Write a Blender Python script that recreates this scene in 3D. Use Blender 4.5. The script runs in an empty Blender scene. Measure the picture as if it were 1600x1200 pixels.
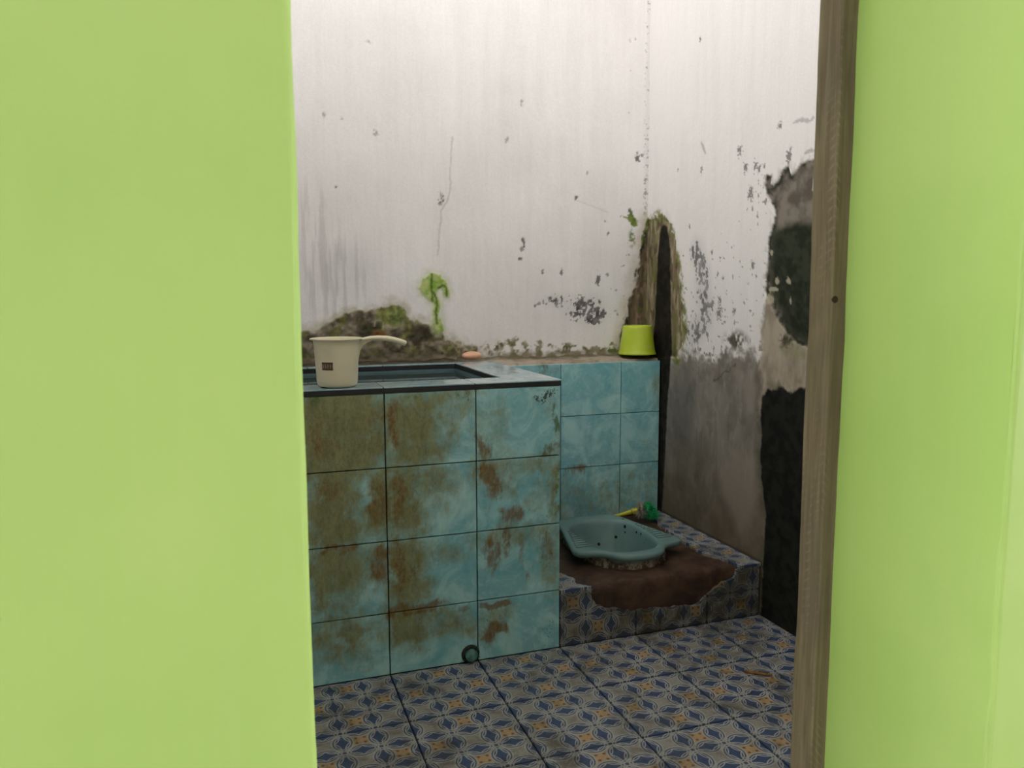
import bpy, bmesh, math, random
import numpy as np
from mathutils import Matrix, Vector
from mathutils.geometry import tessellate_polygon

random.seed(7)
scn = bpy.context.scene
COL = scn.collection

# ------------------------------------------------------------------ camera
FPX, YAW, PIT, ROLL = 1224.9, .335, .1155, -.0033
CAM = np.array([-.8529, -2.0318, 1.0342])
FW = np.array([math.sin(YAW)*math.cos(PIT), math.cos(YAW)*math.cos(PIT), -math.sin(PIT)])
_R0 = np.array([math.cos(YAW), -math.sin(YAW), 0.]); _U0 = np.cross(_R0, FW)
RT = math.cos(ROLL)*_R0+math.sin(ROLL)*_U0
UP = -math.sin(ROLL)*_R0+math.cos(ROLL)*_U0
cam = bpy.data.cameras.new('camera'); camo = bpy.data.objects.new('camera', cam); COL.objects.link(camo)
camo.matrix_world = Matrix(((RT[0], UP[0], -FW[0], CAM[0]), (RT[1], UP[1], -FW[1], CAM[1]),
                            (RT[2], UP[2], -FW[2], CAM[2]), (0, 0, 0, 1)))
cam.sensor_width = 36; cam.sensor_fit = 'HORIZONTAL'; cam.lens = FPX/1600*36
cam.clip_start = .02
cam.dof.use_dof = True; cam.dof.focus_distance = 2.4; cam.dof.aperture_fstop = 16
scn.camera = camo

# ------------------------------------------------------------------ light
SKY = 6.05
w = bpy.data.worlds.new('sky'); scn.world = w; w.use_nodes = True
bg = w.node_tree.nodes['Background']
bg.inputs[0].default_value = (1.0, .99, .985, 1); bg.inputs[1].default_value = SKY
vs = scn.view_settings
vs.view_transform = 'Standard'; vs.look = 'None'; vs.gamma = 1; vs.use_curve_mapping = False
vs.exposure = 0.0

# room measures (metres)
XL, XR = -1.25, .70           # left / right wall faces
YF, YB = -1.21, .785          # front / back wall faces
ZF, ZG, ZC = 2.50, 2.50, 3.42  # front wall top, left wall top, ceiling underside
DYF = -1.482                  # outer face of the door wall
DXL, DXR = -.8125, -.147      # door opening
SHADE_Z = 2.42


def portal(name, loc, rot, sx, sy):
    l = bpy.data.lights.new(name, 'AREA'); l.shape = 'RECTANGLE'; l.size = sx; l.size_y = sy
    l.cycles.is_portal = True
    o = bpy.data.objects.new(name, l); COL.objects.link(o); o.location = loc; o.rotation_euler = rot


portal('daylight_gap_front', ((XL+XR)/2, YF-.1, (ZF+ZC)/2), (math.radians(90), 0, 0), XR-XL, ZC-ZF)
portal('daylight_gap_left', (XL-.06, (YF+YB)/2, (ZG+ZC)/2), (0, math.radians(-90), 0), ZC-ZG, YB-YF)


# ------------------------------------------------------------------ helpers
def lin(c):
    c = c/255.
    return c/12.92 if c <= .04045 else ((c+.055)/1.055)**2.4


def S(r, g, b, k=1.):
    return (min(.95, lin(r)*k), min(.95, lin(g)*k), min(.95, lin(b)*k))


def un(x, y, ax, v):
    """the point of the plane axis=v that shows at photo pixel x, y"""
    d = FW+RT*(x-800)/FPX-UP*(y-600)/FPX
    return CAM+d*(v-CAM[ax])/d[ax]


def tag(o, label=None, cat=None, group=None, kind=None):
    if label: o['label'] = label
    if cat: o['category'] = cat
    if group: o['group'] = group
    if kind: o['kind'] = kind
    return o


def empty(name, loc):
    o = bpy.data.objects.new(name, None); COL.objects.link(o); o.location = loc
    o.empty_display_size = .05
    return o


def mesh_obj(name, verts, faces, mat, parent=None, smooth=False, loc=None):
    me = bpy.data.meshes.new(name)
    me.from_pydata([tuple(map(float, v)) for v in verts], [], faces)
    me.update()
    return link(name, me, mat, parent, smooth, loc)


def link(name, me, mat, parent=None, smooth=False, loc=None):
    if mat is not None and not me.materials: me.materials.append(mat)
    if smooth:
        me.polygons.foreach_set('use_smooth', [True]*len(me.polygons))
    o = bpy.data.objects.new(name, me); COL.objects.link(o)
    if loc is not None: o.location = loc
    if parent is not None:
        o.parent = parent
        bpy.context.view_layer.update()
        o.matrix_parent_inverse = parent.matrix_world.inverted()
    return o


def bm_obj(name, bm, mat, parent=None, smooth=False, loc=None):
    me = bpy.data.meshes.new(name); bmesh.ops.recalc_face_normals(bm, faces=bm.faces); bm.to_mesh(me); bm.free()
    return link(name, me, mat, parent, smooth, loc)


def bm_box(bm, x0, x1, y0, y1, z0, z1, bevel=0, seg=1):
    r = bmesh.ops.create_cube(bm, size=1)
    for v in r['verts']:
        v.co = Vector(((x0+x1)/2+v.co.x*(x1-x0), (y0+y1)/2+v.co.y*(y1-y0), (z0+z1)/2+v.co.z*(z1-z0)))
    if bevel:
        es = list({e for v in r['verts'] for e in v.link_edges})
        bmesh.ops.bevel(bm, geom=es, offset=bevel, segments=seg, affect='EDGES', profile=.5)


def box(name, x0, x1, y0, y1, z0, z1, mat, parent=None, bevel=0, seg=1):
    bm = bmesh.new(); bm_box(bm, x0, x1, y0, y1, z0, z1, bevel, seg)
    return bm_obj(name, bm, mat, parent)


def rings_mesh(rings, cap0=True, cap1=True, closed=True):
    n = len(rings[0]); V = [p for r in rings for p in r]; F = []
    for i in range(len(rings)-1):
        for j in range(n if closed else n-1):
            a, b = i*n+j, i*n+(j+1) % n
            F.append((a, b, b+n, a+n))
    if cap0: F.append(tuple(range(n-1, -1, -1)))
    if cap1: F.append(tuple(range((len(rings)-1)*n, len(rings)*n)))
    return V, F


def lathe(name, prof, mat, parent, n=48, cap0=True, cap1=True, org=(0, 0, 0), M=None):
    rings = []
    for r, z in prof:
        rings.append([Vector((r*math.cos(2*math.pi*k/n), r*math.sin(2*math.pi*k/n), z)) for k in range(n)])
    V, F = rings_mesh(rings, cap0, cap1)
    if M is not None: V = [M @ v for v in V]
    V = [v+Vector(org) for v in V]
    return mesh_obj(name, V, F, mat, parent, True)


def tube(name, pts, rad, mat, parent, n=14, sq=None):
    rings = []
    pts = [Vector(p) for p in pts]
    for i, p in enumerate(pts):
        t = (pts[min(i+1, len(pts)-1)]-pts[max(i-1, 0)]).normalized()
        s = t.cross(Vector((0, 0, 1)))
        if s.length < 1e-4: s = Vector((1, 0, 0))
        s.normalize(); u = s.cross(t).normalized()
        ra = rad[i]; rb = ra if sq is None else sq[i]
        rings.append([p+s*math.cos(2*math.pi*k/n)*ra+u*math.sin(2*math.pi*k/n)*rb for k in range(n)])
    V, F = rings_mesh(rings)
    return mesh_obj(name, V, F, mat, parent, True)


# numpy noise -----------------------------------------------------------
_rng = np.random.RandomState(3)
_LAT = _rng.rand(12, 256, 256)


def vnoise(u, v, seed=0):
    iu = np.floor(u).astype(int); iv = np.floor(v).astype(int)
    fu = u-iu; fv = v-iv
    fu = fu*fu*(3-2*fu); fv = fv*fv*(3-2*fv)
    L = _LAT[seed % 12]
    g = lambda a, b: L[(a+seed*17) % 256, (b+seed*31) % 256]
    return (g(iu, iv)*(1-fu)+g(iu+1, iv)*fu)*(1-fv)+(g(iu, iv+1)*(1-fu)+g(iu+1, iv+1)*fu)*fv


def fbm(u, v, f, o=4, seed=0, fv=None):
    s = 0; a = .5; t = 0; fv = f if fv is None else fv
    for i in range(o):
        s = s+a*vnoise(u*f+i*7.3, v*fv+i*3.1, seed+i); t += a; a *= .55; f *= 2.03; fv *= 2.03
    return s/t


def sst(a, b, x):
    t = np.clip((x-a)/(b-a), 0, 1)
    return t*t*(3-2*t)


def sdf(u, v, poly):
    """signed distance to a polygon, positive inside"""
    d = np.full(u.shape, 1e9); inside = np.zeros(u.shape, bool)
    n = len(poly)
    for i in range(n):
        ax, ay = poly[i]; bx, by = poly[(i+1) % n]
        ex, ey = bx-ax, by-ay
        t = np.clip(((u-ax)*ex+(v-ay)*ey)/(ex*ex+ey*ey+1e-12), 0, 1)
        d = np.minimum(d, (u-ax-t*ex)**2+(v-ay-t*ey)**2)
        c = ((ay > v) != (by > v))
        xi = (bx-ax)*(v-ay)/((by-ay) if by != ay else 1e-12)+ax
        inside ^= c & (u < xi)
    d = np.sqrt(d)
    return np.where(inside, d, -d)


def dline(u, v, pts):
    d = np.full(u.shape, 1e9)
    for (ax, ay), (bx, by) in zip(pts[:-1], pts[1:]):
        ex, ey = bx-ax, by-ay
        t = np.clip(((u-ax)*ex+(v-ay)*ey)/(ex*ex+ey*ey+1e-12), 0, 1)
        d = np.minimum(d, np.hypot(u-ax-t*ex, v-ay-t*ey))
    return d


# node helper -----------------------------------------------------------
class V_:
    def __init__(s, g, sock): s.g = g; s.k = sock

    def __add__(s, o): return s.g.m('ADD', s, o)
    __radd__ = __add__
    def __sub__(s, o): return s.g.m('SUBTRACT', s, o)
    def __rsub__(s, o): return s.g.m('SUBTRACT', o, s)
    def __mul__(s, o): return s.g.m('MULTIPLY', s, o)
    __rmul__ = __mul__
    def __truediv__(s, o): return s.g.m('DIVIDE', s, o)


class G:
    def __init__(s, name):
        s.mat = bpy.data.materials.new(name); s.mat.use_nodes = True
        s.t = s.mat.node_tree; s.n = s.t.nodes
        s.p = s.n['Principled BSDF']

    def put(s, sock, v):
        if isinstance(v, V_): s.t.links.new(v.k, sock)
        elif isinstance(v, (tuple, list)):
            sock.default_value = (*v, 1) if len(v) == 3 and len(sock.default_value) == 4 else v
        else: sock.default_value = v

    def m(s, op, a, b=0., c=None):
        n = s.n.new('ShaderNodeMath'); n.operation = op
        s.put(n.inputs[0], a); s.put(n.inputs[1], b)
        if c is not None: s.put(n.inputs[2], c)
        return V_(s, n.outputs[0])

    def ss(s, a, b, x):
        n = s.n.new('ShaderNodeMapRange'); n.interpolation_type = 'SMOOTHSTEP'
        s.put(n.inputs[0], x); n.inputs[1].default_value = a; n.inputs[2].default_value = b
        return V_(s, n.outputs[0])

    def mix(s, f, a, b, mode='MIX'):
        n = s.n.new('ShaderNodeMix'); n.data_type = 'RGBA'; n.blend_type = mode
        s.put(n.inputs[0], f); s.put(n.inputs[6], a); s.put(n.inputs[7], b)
        return V_(s, n.outputs[2])

    def noise(s, vec, scale, detail=4, rough=.55, dist=0., stretch=None):
        if stretch is not None:
            mp = s.n.new('ShaderNodeMapping'); mp.inputs['Scale'].default_value = stretch
            s.put(mp.inputs[0], vec); vec = V_(s, mp.outputs[0])
        n = s.n.new('ShaderNodeTexNoise')
        s.put(n.inputs['Vector'], vec); n.inputs['Scale'].default_value = scale
        n.inputs['Detail'].default_value = detail; n.inputs['Roughness'].default_value = rough
        n.inputs['Distortion'].default_value = dist
        return V_(s, n.outputs[0])

    def voro(s, vec, scale, feature='F1'):
        n = s.n.new('ShaderNodeTexVoronoi'); n.feature = feature
        s.put(n.inputs['Vector'], vec); n.inputs['Scale'].default_value = scale
        return V_(s, n.outputs[0])

    def pos(s): return V_(s, s.n.new('ShaderNodeNewGeometry').outputs['Position'])
    def obj(s): return V_(s, s.n.new('ShaderNodeTexCoord').outputs['Object'])
    def uv(s): return V_(s, s.n.new('ShaderNodeTexCoord').outputs['UV'])
    def rnd(s): return V_(s, s.n.new('ShaderNodeObjectInfo').outputs['Random'])

    def attr(s, name):
        n = s.n.new('ShaderNodeAttribute'); n.attribute_name = name
        return V_(s, n.outputs['Color']), V_(s, n.outputs['Alpha'])

    def sep(s, v):
        n = s.n.new('ShaderNodeSeparateXYZ'); s.put(n.inputs[0], v)
        return [V_(s, o) for o in n.outputs]

    def bump(s, h, strength=.3, dist=.01):
        n = s.n.new('ShaderNodeBump'); n.inputs['Strength'].default_value = strength
        n.inputs['Distance'].default_value = dist
        s.put(n.inputs['Height'], h); s.t.links.new(n.outputs[0], s.p.inputs['Normal'])

    def out(s, color=None, rough=None, **kw):
        if color is not None: s.put(s.p.inputs['Base Color'], color)
        if rough is not None: s.put(s.p.inputs['Roughness'], rough)
        for k, v in kw.items(): s.put(s.p.inputs[k.replace('_', ' ')], v)
        return s.mat


def plain(name, col, rough=.5, var=.12, scale=25, bump=0., **kw):
    g = G(name); o = g.pos(); n = g.noise(o, scale, 4)
    c = g.mix(g.ss(.3, .7, n), tuple(x*(1-var) for x in col), tuple(min(1, x*(1+var)) for x in col))
    if bump: g.bump(g.noise(o, scale*3, 5), bump, .004)
    return g.out(c, rough, **kw)


# ------------------------------------------------------------------ materials
def mat_green():
    g = G('green_wall_paint'); p = g.pos()
    n = g.noise(p, 3, 4, .6); st = g.noise(p, 6, 4, .6, stretch=(9, 9, .6))
    c = g.mix(g.ss(.3, .75, n), (.385, .56, .150), (.435, .60, .180))
    c = g.mix(g.ss(.45, .8, st)*.35, c, (.43, .58, .19))
    sp = g.ss(.035, .02, g.voro(p, 9))*g.ss(.62, .7, g.noise(p, 2.3, 2))
    c = g.mix(sp*.35, c, (.25, .35, .1))
    g.bump(st*.6+g.noise(p, 90, 3)*.25, .18, .004)
    return g.out(c, .55, Specular_IOR_Level=.3)


def mat_wall():
    g = G('limewashed_plaster'); p = g.pos()
    a, al = g.attr('paint')
    f = g.noise(p, 170, 4, .65)
    st = g.noise(p, 22, 4, .6, stretch=(6, 6, .35))
    c = g.mix(1., a, g.mix(g.ss(.25, .75, f), (.955, .955, .955), (1.03, 1.03, 1.03)), 'MULTIPLY')
    c = g.mix(1., c, g.mix(g.ss(.3, .7, st), (.985, .982, .98), (1.01, 1.01, 1.01)), 'MULTIPLY')
    g.bump(f*.35+g.noise(p, 45, 5)*.7, .3, .003)
    return g.out(c, .9, Specular_IOR_Level=.15)


def mat_white():
    g = G('plain_whitewash'); p = g.pos()
    c = g.mix(g.ss(.3, .7, g.noise(p, 4, 5)), (.70, .675, .65), (.78, .755, .73))
    g.bump(g.noise(p, 60, 4), .3, .004)
    return g.out(c, .9)


def mat_blue_tile(stains=True):
    g = G('stained_blue_marble_tile' if stains else 'blue_marble_tile'); p = g.pos()
    r = g.rnd()
    off = g.n.new('ShaderNodeVectorMath'); off.operation = 'ADD'
    cmb = g.n.new('ShaderNodeCombineXYZ'); g.put(cmb.inputs[0], r*7.); g.put(cmb.inputs[2], r*13.)
    g.t.links.new(p.k, off.inputs[0]); g.t.links.new(cmb.outputs[0], off.inputs[1])
    q = V_(g, off.outputs[0])
    n1 = g.noise(q, 9, 6, .62, .9); n2 = g.noise(q, 34, 5, .65, .6)
    c = g.mix(g.ss(.3, .72, n1), (.17, .48, .55), (.46, .76, .75))
    c = g.mix(g.ss(.45, .75, n2)*.45, c, (.60, .82, .78))
    vein = g.ss(.035, .0, g.m('ABSOLUTE', n1-.47))
    c = g.mix(vein*.18, c, (.15, .36, .43))
    rough = .22
    if stains:
        a, al = g.attr('stain')
        ru, ol, mo = g.sep(a)
        st = g.noise(p, 14, 6, .68, .4, stretch=(2.6, 2.6, .8))
        fine = g.noise(p, 55, 5, .7, .3, stretch=(1.6, 1.6, .6))
        blot = g.noise(p, 21, 5, .6, .8)
        film = g.ss(.2, .8, g.noise(p, 6, 5, .6, .5)*.5+fine*.3+st*.2)
        c = g.mix(film*.18, c, (.26, .37, .22))
        mot = g.noise(p, 95, 4, .7, .3, stretch=(1.3, 1.3, .7))
        olm = g.ss(.0, .9, ol*1.0+(blot-.5)*1.0+(fine-.5)*.6+(st-.5)*.4)*g.ss(.0, .12, ol)
        c = g.mix(olm*.95, c, g.mix(g.ss(.3, .7, st*.5+mot*.5), (.145, .125, .033), (.30, .31, .13)))
        rum = g.ss(.25, .85, ru*1.02+(st-.5)*.9+(fine-.5)*1.0+(blot-.5)*.6-.05)
        c = g.mix(rum*.82, c, g.mix(g.ss(.35, .7, mot), (.14, .072, .018), (.26, .15, .05)))
        c = g.mix(g.ss(.60, .70, mot)*g.ss(.05, .5, ol+ru+film*.25)*.55, c, (.06, .06, .03))
        c = g.mix(g.ss(.36, .28, mot)*.35, c, (.42, .55, .50))
        mom = g.ss(.4, .9, mo+(fine-.5)*1.8)
        c = g.mix(mom*.85, c, (.075, .125, .022))
        dkm = g.ss(.5, .66, al+(g.noise(p, 120, 4, .7)-.5)*2.0)
        c = g.mix(dkm*.9, c, (.022, .024, .018))
        g.put(g.p.inputs['Roughness'], olm*.25+rum*.2+.32)
        g.bump(rum*.4+olm*.2+fine*.2, .25, .002)
        rough = None
    return g.out(c, rough, Specular_IOR_Level=.4)


def mat_pattern(dirty=False):
    """printed tile: nine stars per tile between interlaced rings"""
    g = G('muddy_star_tile' if dirty else 'printed_star_tile'); uvx, uvy, _ = g.sep(g.uv()); p = g.pos()
    x3, y3 = uvx*3., uvy*3.
    x = (g.m('FRACT', x3)-.5)*2.; y = (g.m('FRACT', y3)-.5)*2.
    par = g.m('FLOORED_MODULO', g.m('FLOOR', x3)+g.m('FLOOR', y3), 2.)
    ax, ay = g.m('ABSOLUTE', x), g.m('ABSOLUTE', y)
    ln = lambda a, b: g.m('SQRT', a*a+b*b)
    R, R2, K = .895, .735, 1.3
    dA, dB, dC, dD = ln(ax-K, ay), ln(ax, ay-K), ln(ax-(2-K), ay), ln(ax, ay-(2-K))
    mx = lambda a, b: g.m('MAXIMUM', a, b)
    mn = lambda a, b: g.m('MINIMUM', a, b)
    star = g.ss(R-.015, R+.015, mn(dA, dB))*g.ss(1.30, 1.22, ax+ay)
    l1, l2 = mx(dA, dC), mx(dB, dD)
    lens1, lens2 = g.ss(R+.01, R-.01, l1), g.ss(R+.01, R-.01, l2)
    inner = mx(g.ss(R2+.01, R2-.01, l1), g.ss(R2+.01, R2-.01, l2))
    band = lambda d, w: g.ss(w, w*.45, g.m('ABSOLUTE', d))
    diag = band(g.m('ABSOLUTE', ax-ay)-.13, .045)*g.ss(1.15, 1.3, ax+ay)
    lines = mx(mx(band(dA-R, .06), band(dB-R, .06)), mx(mx(band(dC-R, .05), band(dD-R, .05)), mx(diag, mx(band(l1-R2, .05), band(l2-R2, .05)))))
    fine = g.noise(p, 210, 3, .6)
    c = g.mix(g.ss(.35, .65, g.noise(p, 60, 3)), (.055, .08, .13), (.075, .105, .165))
    c = g.mix(mx(lens1, lens2), c, (.085, .115, .165))
    c = g.mix(inner, c, (.055, .090, .185))
    grey = g.mix(g.ss(.35, .65, fine), (.31, .29, .25), (.37, .35, .31))
    orng = g.mix(g.ss(.3, .6, fine), (.42, .27, .13), (.50, .36, .20))
    dots = g.ss(.105, .075, ln(ax-.24, ay-.24))
    orng = g.mix(dots*.8, orng, (.14, .05, .025))
    c = g.mix(star, c, g.mix(par, grey, orng))
    c = g.mix(lines*g.ss(.05, .4, fine)*.95, c, (.44, .44, .42))
    dirt = g.noise(p, 5.5, 6, .68, .8); d3 = g.noise(p, 17, 6, .7, 1.)
    dm_ = g.ss(.47, .70, dirt*.62+d3*.42+g.rnd()*.03)
    c = g.mix(dm_*.68, c, (.045, .04, .022))
    c = g.mix(g.ss(.55, .8, d3)*.22, c, (.07, .058, .03))
    if dirty:
        c = g.mix(g.ss(.25, .6, dirt*.5+d3*.5)*.62, c, (.055, .042, .018))
    g.bump(fine*.3+lines*.2, .1, .001)
    g.put(g.p.inputs['Roughness'], dm_*.3+.42)
    return g.out(c, None, Specular_IOR_Level=.3)


def mat_cement():
    g = G('wet_brown_cement'); p = g.pos()
    n = g.noise(p, 14, 6, .65, .6); f = g.noise(p, 90, 5, .7)
    c = g.mix(g.ss(.3, .7, n), (.042, .021, .013), (.105, .058, .036))
    c = g.mix(g.ss(.62, .8, g.noise(p, 7, 4))*.6, c, (.014, .011, .008))
    c = g.mix(g.ss(.66, .74, f)*.4, c, (.18, .14, .10))
    g.bump(n*.6+f*.5, .5, .006)
    return g.out(c, .6, Specular_IOR_Level=.3)


def mat_ceramic():
    g = G('pale_blue_ceramic'); p = g.pos()
    n = g.noise(p, 10, 5)
    c = g.mix(g.ss(.35, .7, n), (.165, .275, .27), (.205, .32, .31))
    v = g.voro(p, 24); sp = g.ss(.16, .12, v)*g.ss(.46, .54, g.noise(p, 9, 2))
    c = g.mix(sp, c, (.012, .014, .014))
    return g.out(c, .22)


def mat_skirt():
    g = G('rusty_cemented_skirt'); p = g.pos()
    n = g.noise(p, 45, 5, .7); z = g.sep(p)[2]
    c = g.mix(g.ss(.46, .64, n), (.075, .042, .026), (.30, .26, .19))
    c = g.mix(g.ss(.19, .206, z+(g.noise(p, 30, 4)-.5)*.03), c, (.19, .26, .24))
    g.bump(n, .5, .004)
    return g.out(c, .7)


def mat_wood():
    g = G('weathered_wood'); p = g.pos()
    x, y, z = g.sep(p)
    gr = g.noise(p, 9, 6, .65, .6, stretch=(14, 14, .7))
    n = g.noise(p, 5, 4)
    c = g.mix(g.ss(.3, .72, gr), (.15, .115, .070), (.25, .20, .128))
    c = g.mix(g.ss(.45, .75, n)*.5, c, (.11, .09, .065))
    saw = g.m('SINE', (z+x*1.3+y*.6)*520.+g.noise(p, 30, 3)*5.)
    sm = g.ss(.3, .9, saw)*g.ss(.52, .7, g.noise(p, 7, 4, .6, stretch=(8, 8, .5)))
    c = g.mix(sm*.3, c, (.34, .30, .23))
    g.bump(gr*.7+sm*.3, .5, .003)
    return g.out(c, .8, Specular_IOR_Level=.2)


M_GREEN = mat_green(); M_WALL = mat_wall(); M_WHITE = mat_white()
M_STAIN = mat_blue_tile(True); M_BLUE = mat_blue_tile(False)
M_PAT = mat_pattern(); M_PATD = mat_pattern(True); M_CEM = mat_cement(); M_CER = mat_ceramic(); M_SKIRT = mat_skirt(); M_WOOD = mat_wood()
M_GROUT = plain('dark_blue_grout', (.016, .021, .040), .8, .3, 40, .2)
M_GROUT2 = plain('dark_mouldy_grout', (.025, .026, .020), .85, .4, 40, .3)
M_BED = plain('black_mortar_edge', (.012, .013, .013), .6, .3, 40, .2)
M_ROOF = plain('roof_underside', (.34, .325, .30), .9, .1, 6)
M_GROUND = plain('concrete_yard', (.34, .33, .30), .9, .15, 5, .2)
M_INNER = plain('basin_inner_tile', (.10, .17, .18), .3, .2, 9)


def mat_rim():
    g = G('wet_blue_rim_tile'); p = g.pos()
    n = g.noise(p, 12, 6, .6, 1.)
    c = g.mix(g.ss(.35, .68, n), (.26, .42, .48), (.46, .58, .59))
    d = g.noise(p, 30, 5, .7)
    c = g.mix(g.ss(.62, .76, d)*.35, c, (.10, .09, .06))
    g.put(g.p.inputs['Roughness'], g.ss(.4, .7, g.noise(p, 7, 3))*.14+.09)
    return g.out(c, None, Specular_IOR_Level=.8)


M_RIM = mat_rim()


# ------------------------------------------------------------------ walls with their own wear
def axis(*segs):
    out = []
    for a, b, st in segs:
        n = max(1, int(round((b-a)/st)))
        out += list(np.linspace(a, b, n+1)[:-1])
    out.append(segs[-1][1])
    return np.array(out)


def wall_grid(name, us, vs_, to3, paint, slab, flip=False):
    U, W = np.meshgrid(us, vs_)
    u, v = U.ravel(), W.ravel()
    col, dep = paint(u, v)
    P = to3(u, v, dep)
    n, mrow = len(us), len(vs_)
    idx = np.arange(n*mrow).reshape(mrow, n)
    a = idx[:-1, :-1].ravel(); b = idx[:-1, 1:].ravel(); c = idx[1:, 1:].ravel(); d = idx[1:, :-1].ravel()
    Fq = np.stack([a, b, c, d] if not flip else [a, d, c, b], 1)
    x0, x1, y0, y1, z0, z1 = slab
    sv = np.array([(x, y, z) for x in (x0, x1) for y in (y0, y1) for z in (z0, z1)])
    sf = np.array([(0, 1, 3, 2), (4, 6, 7, 5), (0, 4, 5, 1), (2, 3, 7, 6), (0, 2, 6, 4), (1, 5, 7, 3)])+len(P)
    P = np.concatenate([P, sv]); Fq = np.concatenate([Fq, sf])
    col = np.concatenate([col, np.tile([[.7, .67, .64]], (8, 1))])
    me = bpy.data.meshes.new(name)
    me.vertices.add(len(P)); me.vertices.foreach_set('co', P.ravel())
    me.loops.add(Fq.size); me.loops.foreach_set('vertex_index', Fq.ravel())
    me.polygons.add(len(Fq)); me.polygons.foreach_set('loop_start', np.arange(0, Fq.size, 4))
    me.polygons.foreach_set('loop_total', np.full(len(Fq), 4))
    me.update(calc_edges=True); me.validate()
    at = me.attributes.new('paint', 'FLOAT_COLOR', 'POINT')
    at.data.foreach_set('color', np.concatenate([col, np.ones((len(col), 1))], 1).ravel())
    o = link(name, me, M_WALL)
    sm = np.ones(len(Fq), bool); sm[-6:] = False
    me.polygons.foreach_set('use_smooth', sm)
    return o


class Painter:
    def __init__(s, u, v, base):
        s.u, s.v = u, v; s.c = np.tile(np.array(base, float), (len(u), 1)); s.d = np.zeros(len(u))

    def lay(s, m, col, col2=None, n=None):
        col = np.array(col, float)
        if col2 is not None:
            t = (s.nz(40, 5, 9) if n is None else n)[:, None]; t = sst(.3, .7, t)
            col = col*(1-t)+np.array(col2, float)*t
        m = np.clip(m, 0, 1)[:, None]
        s.c = s.c*(1-m)+col*m

    def nz(s, f, o=4, seed=0, fv=None): return fbm(s.u, s.v, f, o, seed, fv)

    def poly(s, pts, amp=.012, soft=.004, f=45, seed=1):
        return sst(-soft, soft, sdf(s.u, s.v, pts)+(s.nz(f, 5, seed)-.5)*2*amp)

    def ell(s, c, ru, rv, lo=.6, hi=1.):
        return 1-sst(lo, hi, np.sqrt(((s.u-c[0])/ru)**2+((s.v-c[1])/rv)**2))


BASE = (.86, .83, .815)
bp = lambda pts: [(float(q[0]), float(q[2])) for q in (un(x, y, 1, YB) for x, y in pts)]
rp = lambda pts: [(float(q[1]), float(q[2])) for q in (un(x, y, 0, XR) for x, y in pts)]
PB = 1/420.    # metres per photo pixel on the back wall, roughly
PR = 1/400.


def flakes(P, region, dens, f, seed, col, lo=None):
    """small chips where the paint came off"""
    n = P.nz(f, 3, seed, f*.75)
    th = 1-dens*region
    return sst(th, th+.05, n)


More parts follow.
